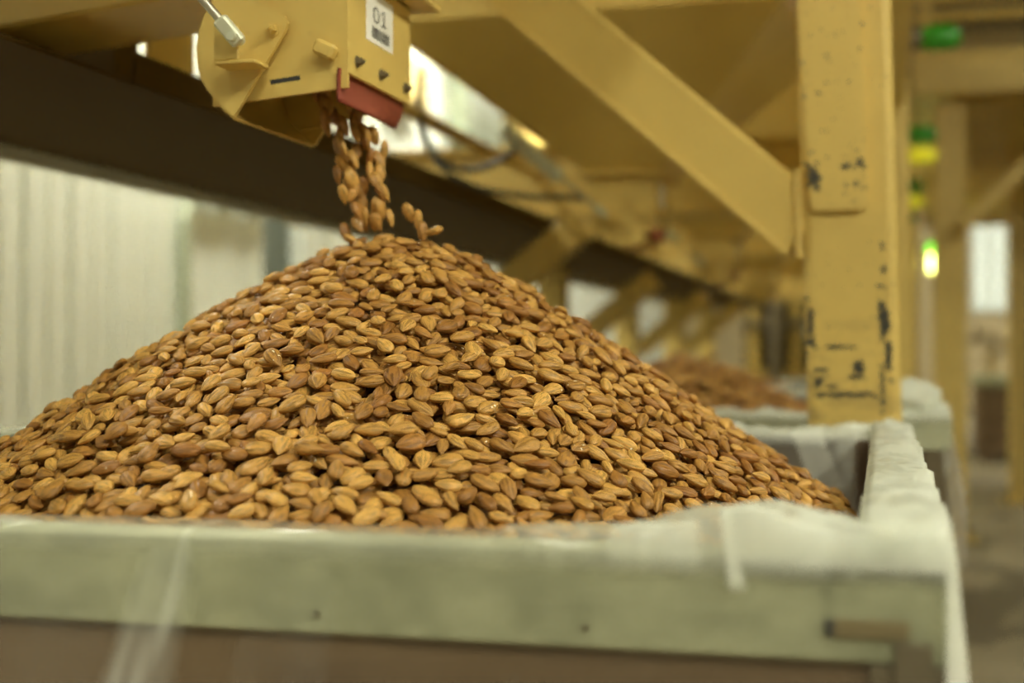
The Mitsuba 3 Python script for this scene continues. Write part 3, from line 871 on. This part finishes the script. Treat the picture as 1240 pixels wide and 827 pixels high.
for i, (y, lab) in enumerate(((5.66, 'slim cream post against the white wall, nearest of the left row'), (7.40, 'cream post against the white wall, second of the left row'), (9.14, 'cream post against the white wall, third of the left row'),
                              (10.88, 'cream post against the white wall, fourth of the left row'))):
    post(-1.30, y, .115, 1.189, 0, 'cream_paint', lab)
post(.295, 6.75, .14, 1.975, 0, 'cream_paint', 'aisle post with a yellowish base plate, right of the green lamps')
post(.76, 8.5, .13, 1.975, 0, 'cream_paint', 'dark-edged post at the right edge of the photo')
post(.98, 9.4, .16, 1.975, 0, 'cream_paint', 'pale post cut by the right edge of the photo')


def brace(a, b, w, h, label):
    k = thing('diagonal_brace', label, 'brace')
    a, b = np.array(a, float), np.array(b, float)
    d = (b - a) / np.linalg.norm(b - a)
    up = np.cross(d, [0, 1, 0])
    up *= np.sign(up[2])
    m = cat(frame_box(a, b, w, h, up, .006))
    obj('bar', m, 'cream_paint', k)
    obj('lip', frame_box(a - up * (h / 2 - .003) + [0, -w / 2 - .003, 0], b - up * (h / 2 - .003) + [0, -w / 2 - .003, 0], .006, .008, up, .002), 'cream_paint', k)
    return k


brace((-.105, 2.165, 1.026), (-.80, 2.165, 1.638), .10, .096, 'thick cream diagonal brace running up left from the scuffed post')
brace((-.055, 3.90, 1.03), (-.62, 3.90, 1.02 + .54), .09, .085, 'blurred diagonal brace on the second post')
brace((-1.235, 5.66, .86), (-.885, 5.66, 1.143), .09, .085, 'diagonal brace rising right behind the heap, from the nearest left post')
brace((-1.235, 7.40, .86), (-.885, 7.40, 1.143), .09, .085, 'diagonal brace rising right from the second left post')
brace((-1.235, 9.14, .86), (-.885, 9.14, 1.143), .09, .085, 'diagonal brace rising right from the third left post')
brace((-1.16, 3.92, .94), (-.82, 3.92, 1.205), .09, .085, 'diagonal brace just right of the bouncing almond')
brace((-1.36, 5.55, .78), (-1.86, 5.55, 1.28), .05, .05, 'thin diagonal strut in front of the slate door')

for i, y in enumerate((3.92, 5.66, 7.40, 9.14, 10.88)):
    nm = thing('cross_beam', ('near', 'second', 'third', 'fourth', 'last')[i] + ' cream cross beam spanning the row of bins between the posts', 'beam')
    y_ = y + .13
    obj('web', bx(-1.75, .06, y_ - .006, y_ + .006, 1.246, 1.435, .001), 'cream_paint', nm)
    obj('flange', bx(-1.75, .06, y_ - .05, y_ + .05, 1.236, 1.246, .001), 'cream_paint', nm)
    obj('flange', bx(-1.75, .06, y_ - .05, y_ + .05, 1.435, 1.445, .001), 'cream_paint', nm)
for i, (a, b) in enumerate(((2.247, 3.854), (3.986, 5.594), (5.726, 7.334), (7.466, 9.074))):  # girders added out of sight to keep lamp light off the cross beams
    gd = thing('blocker_girder', ('nearest', 'second', 'third', 'farthest')[i] + ' added cream girder between two posts, unseen, blocking lamp light from the cross beams', 'girder')
    obj('web', bx(.005, .013, a, b, 1.512, 2.188, .001), 'cream_paint', gd)
    obj('flange', bx(-.04, .058, a, b, 1.50, 1.512, .002), 'cream_paint', gd)
    obj('flange', bx(-.04, .058, a, b, 2.188, 2.20, .002), 'cream_paint', gd)
nm = thing('support_beam', 'cream channel beam joining the near chute from the upper left', 'beam')
obj('bar', frame_box((-1.16, 1.54, 1.274), (-.672, 1.54, 1.322), .16, .12, c=.004), 'cream_paint', nm)

CT = thing('conveyor_trough', 'long flat dark conveyor tray hanging overhead along the left of the bins', 'conveyor')
obj('tray', bx(-1.394, -.925, .9, 11.5, 1.190, 1.196, .001), 'trough_brown', CT)
obj('edge_lip', bx(-1.404, -1.395, .9, 11.5, 1.164, 1.215, .003), 'wall_white', CT, label='pale edge strip')
for y in (2.4, 4.05, 5.79, 7.53, 9.27, 11.01):
    obj('hanger', bx(-1.02, -.98, y - .02, y + .02, 1.197, 1.235 if y > 3 else 1.60, .002), 'cream_paint', CT)
obj('side_rail', tube([(-.98, 2.2, 1.365), (-.98, 11.2, 1.365)], .014, 10), 'cream_paint', CT, smooth=40)
obj('side_wall', bx(-.925, -.920, 1.63, 11.5, 1.190, 1.232, .001), 'trough_brown', CT)
obj('hanger', bx(-.935, -.926, 1.68, 1.80, 1.197, 1.43, .002), 'cream_paint', CT)
obj('cross_bar', bx(-1.36, -1.0, 1.72, 1.78, 1.197, 1.45, .003), 'trough_brown', CT)

# hose and cable near the second chute
scene_h = bezier([(-.98, 2.98, 1.47), (-1.0, 2.95, 1.30), (-.93, 2.9, 1.19), (-.78, 2.88, 1.225), (-.74, 2.88, 1.28)], 26)
obj('air_hose', tube(scene_h, .007, 8), 'black_rubber', smooth=True, label='black hose looping to the upper end of the second air cylinder', cat='hose')
scene_h = bezier([(-.98, 2.98, 1.47), (-.98, 2.9, 1.25), (-.9, 2.86, 1.17), (-.72, 2.9, 1.175), (-.62, 3.0, 1.18)], 26)
obj('air_hose', tube(scene_h, .006, 8), 'black_rubber', smooth=True, label='black hose sagging lower towards the second chute', cat='hose')

# ------------------------------------------------------------------ green lamps on the posts
scene['green_lens'] = P((.03, .26, .015), .25)
scene['yellow_lens'] = P((.55, .5, .02), .3)
for i, (y, lab) in enumerate(((3.92, 'largest green signal lamp, at the top right of the row'), (5.66, 'second green signal lamp with a yellow one under it'), (7.40, 'third green signal lamp, partly behind the strut'), (9.14, 'fourth small green signal lamp'),
                              (11.0, 'glowing yellow-green signal lamp beside the aisle post'))):
    s = thing('signal_lamp', lab, 'signal lamp', None)
    x0, z = .076, 1.68 if i < 4 else 1.565
    if i == 4:
        x0 = .30
        post(.20, y, .12, 1.975, 0, 'cream_paint', 'dim far post behind the glowing lamp')
    obj('socket', tube([(x0, y, z), (x0 + .026, y, z)], .031, 16), 'steel_dark', s, smooth=40)
    prof = [(.026, .030), (.05, .034), (.09, .034), (.112, .030), (.124, .018), (.128, .002)]
    if i < 4:
        obj('lens', tube([(x0 + a, y, z) for a, r in prof], [r for a, r in prof], 18), 'green_lens', s, smooth=True)
    else:
        obj('lens', tube([(x0 + a, y, z + .05) for a, r in prof], [r for a, r in prof], 18), 'green_lens', s, smooth=True, label='dim green lens', emitter={'type': 'area', 'radiance': {'type': 'rgb', 'value': [.12, .8, .02]}})
        obj('lens', tube([(x0 + .01 + a, y, z - .062) for a, r in prof], [r * 1.9 for a, r in prof], 18), 'yellow_lens', s, smooth=True, label='glowing lens', emitter={'type': 'area', 'radiance': {'type': 'rgb', 'value': [4.2, 4.4, 1.0]}})
    if i in (1, 2):
        obj('lens', tube([(x0 + a, y, z - .078) for a, r in prof], [r * .9 for a, r in prof], 16), 'yellow_lens', s, smooth=True, label='yellow lens', emitter={'type': 'area', 'radiance': {'type': 'rgb', 'value': [.11, .10, .003]}})
        obj('arm', bx(x0, x0 + .02, y - .02, y + .02, z - .11, z - .02, .003), 'steel_dark', s)

# ------------------------------------------------------------------ the platform over the aisle
PF = thing('platform', 'raised cream platform over the aisle with a railing', 'platform')
obj('edge_beam', bx(.13, 4.4, 6.55, 6.63, 1.99, 2.15, .006), 'cream_paint', PF)
for k in range(18):
    y = 6.9 + k * .38
    obj('joist', bx(.36, 4.4, y, y + .10, 1.98, 2.10, .004), 'cream_paint', PF)
obj('deck', bx(.13, 4.4, 6.55, 13.9, 2.15, 2.18, .003), 'cream_paint', PF)
for k, z in enumerate((2.36, 2.42 + .02)):
    obj('rail', tube([(.13, 6.6, z - .02), (4.4, 6.6, z - .02)], .022, 10), 'cream_paint', PF, smooth=40)
for x in (.16, .78, 1.4, 2.0):
    obj('railing_post', bx(x, x + .05, 6.57, 6.62, 2.18, 2.44, .004), 'cream_paint', PF)
brace((.34, 6.56, 1.40), (.95, 6.56, 2.0), .06, .06, 'slim diagonal strut under the raised platform')

# ------------------------------------------------------------------ far clutter
b4 = thing('storage_crate', 'brown crate with a pale rim standing far down the aisle', 'crate')
obj('body', bx(.72, 1.42, 11.4, 12.3, .06, .58, .01), 'plywood', b4)
obj('rim', bx(.70, 1.44, 11.38, 12.32, .58, .66, .01), 'galvanized', b4)
obj('foot', bx(.74, .84, 11.4, 12.3, 0, .06), 'dark_wood', b4)
obj('foot', bx(1.3, 1.4, 11.4, 12.3, 0, .06), 'dark_wood', b4)
fc = thing('inclined_conveyor', 'pale inclined conveyor beam far down the aisle', 'conveyor')
obj('frame', frame_box((.80, 14, 1.02), (2.0, 14, .55), .3, .16), 'pale_beige', fc)
obj('leg', bx(.95, 1.02, 13.96, 14.04, 0, .90), 'cream_paint', fc)
obj('leg', bx(1.75, 1.82, 13.96, 14.04, 0, .57), 'cream_paint', fc)
hp = thing('plastic_bundle', 'small crumpled white plastic bundle on the rim of the second bin', 'plastic bundle')
ic = trimesh.creation.icosphere(subdivisions=3, radius=1)
v = np.array(ic.vertices)
v = v * (1 + .5 * (meshkit.fbm(v * 2.2 + 5, 3, 2)[:, None] - .5))
obj('film', trimesh.Trimesh(v * [.055, .05, .035] + [.045, 2.60, .768], ic.faces, process=False), 'film_white', hp, smooth=True)

# sorting machine that closes the row of bins
mc = thing('sorting_machine', 'dark blurred sorting machine at the end of the row of bins', 'machine')
obj('cabinet', bx(-1.15, .10, 12.3, 13.6, .35, 2.3, .02), 'trough_brown', mc)
for x in (-1.1, -.75, -.40, -.05):
    obj('leg', bx(x, x + .09, 12.18, 12.28, 0, 2.2, .006), 'cream_paint', mc)
for k, z in enumerate((.62, 1.05, 1.45)):
    obj('rail', bx(-1.15, .1, 12.10, 12.17, z, z + .07, .006), 'cream_paint' if k != 1 else 'steel_dark', mc)
obj('duct', frame_box((-.58, 12.0, 1.05), (-.30, 12.0, .55), .12, .16, (0, 1, 0)), 'pale_metal', mc, label='pale slanting duct')
obj('guard', hull([(-.22, 11.95, .62), (.02, 11.95, .62), (-.05, 11.95, .92), (-.22, 12.05, .62), (.02, 12.05, .62), (-.05, 12.05, .92)]), 'cream_paint', mc, label='cream triangular guard')
obj('indicator', trimesh.creation.icosphere(subdivisions=2, radius=.05).apply_translation((-.18, 12.02, 1.10)), 'label_white', mc, smooth=True, label='small lit indicator', emitter={'type': 'area', 'radiance': {'type': 'rgb', 'value': [.35, .29, .15]}})
obj('duct', tube([(-.85, 12.0, .5), (-.85, 12.0, 1.5)], .06, 12), 'steel_dark', mc, smooth=40)

for (y0, y1, z0, z1, m, lab) in ((9.7, 10.7, 2.36, 2.86, 'conduit_grey', 'grey electrical box high on the white wall'), (8.35, 8.85, 2.40, 2.72, 'cream_paint', 'cream electrical box high on the white wall'), (11.2, 12.4, 2.5, 3.1, 'cream_paint', 'larger cream electrical box high on the white wall')):
    eb = thing('electrical_box', lab, 'electrical box')
    obj('case', bx(X0 + .009, X0 + .13, y0, y1, z0, z1, .01), m, eb)
    obj('lid', bx(X0 + .131, X0 + .145, y0 + .03, y1 - .03, z0 + .03, z1 - .03, .004), m, eb)
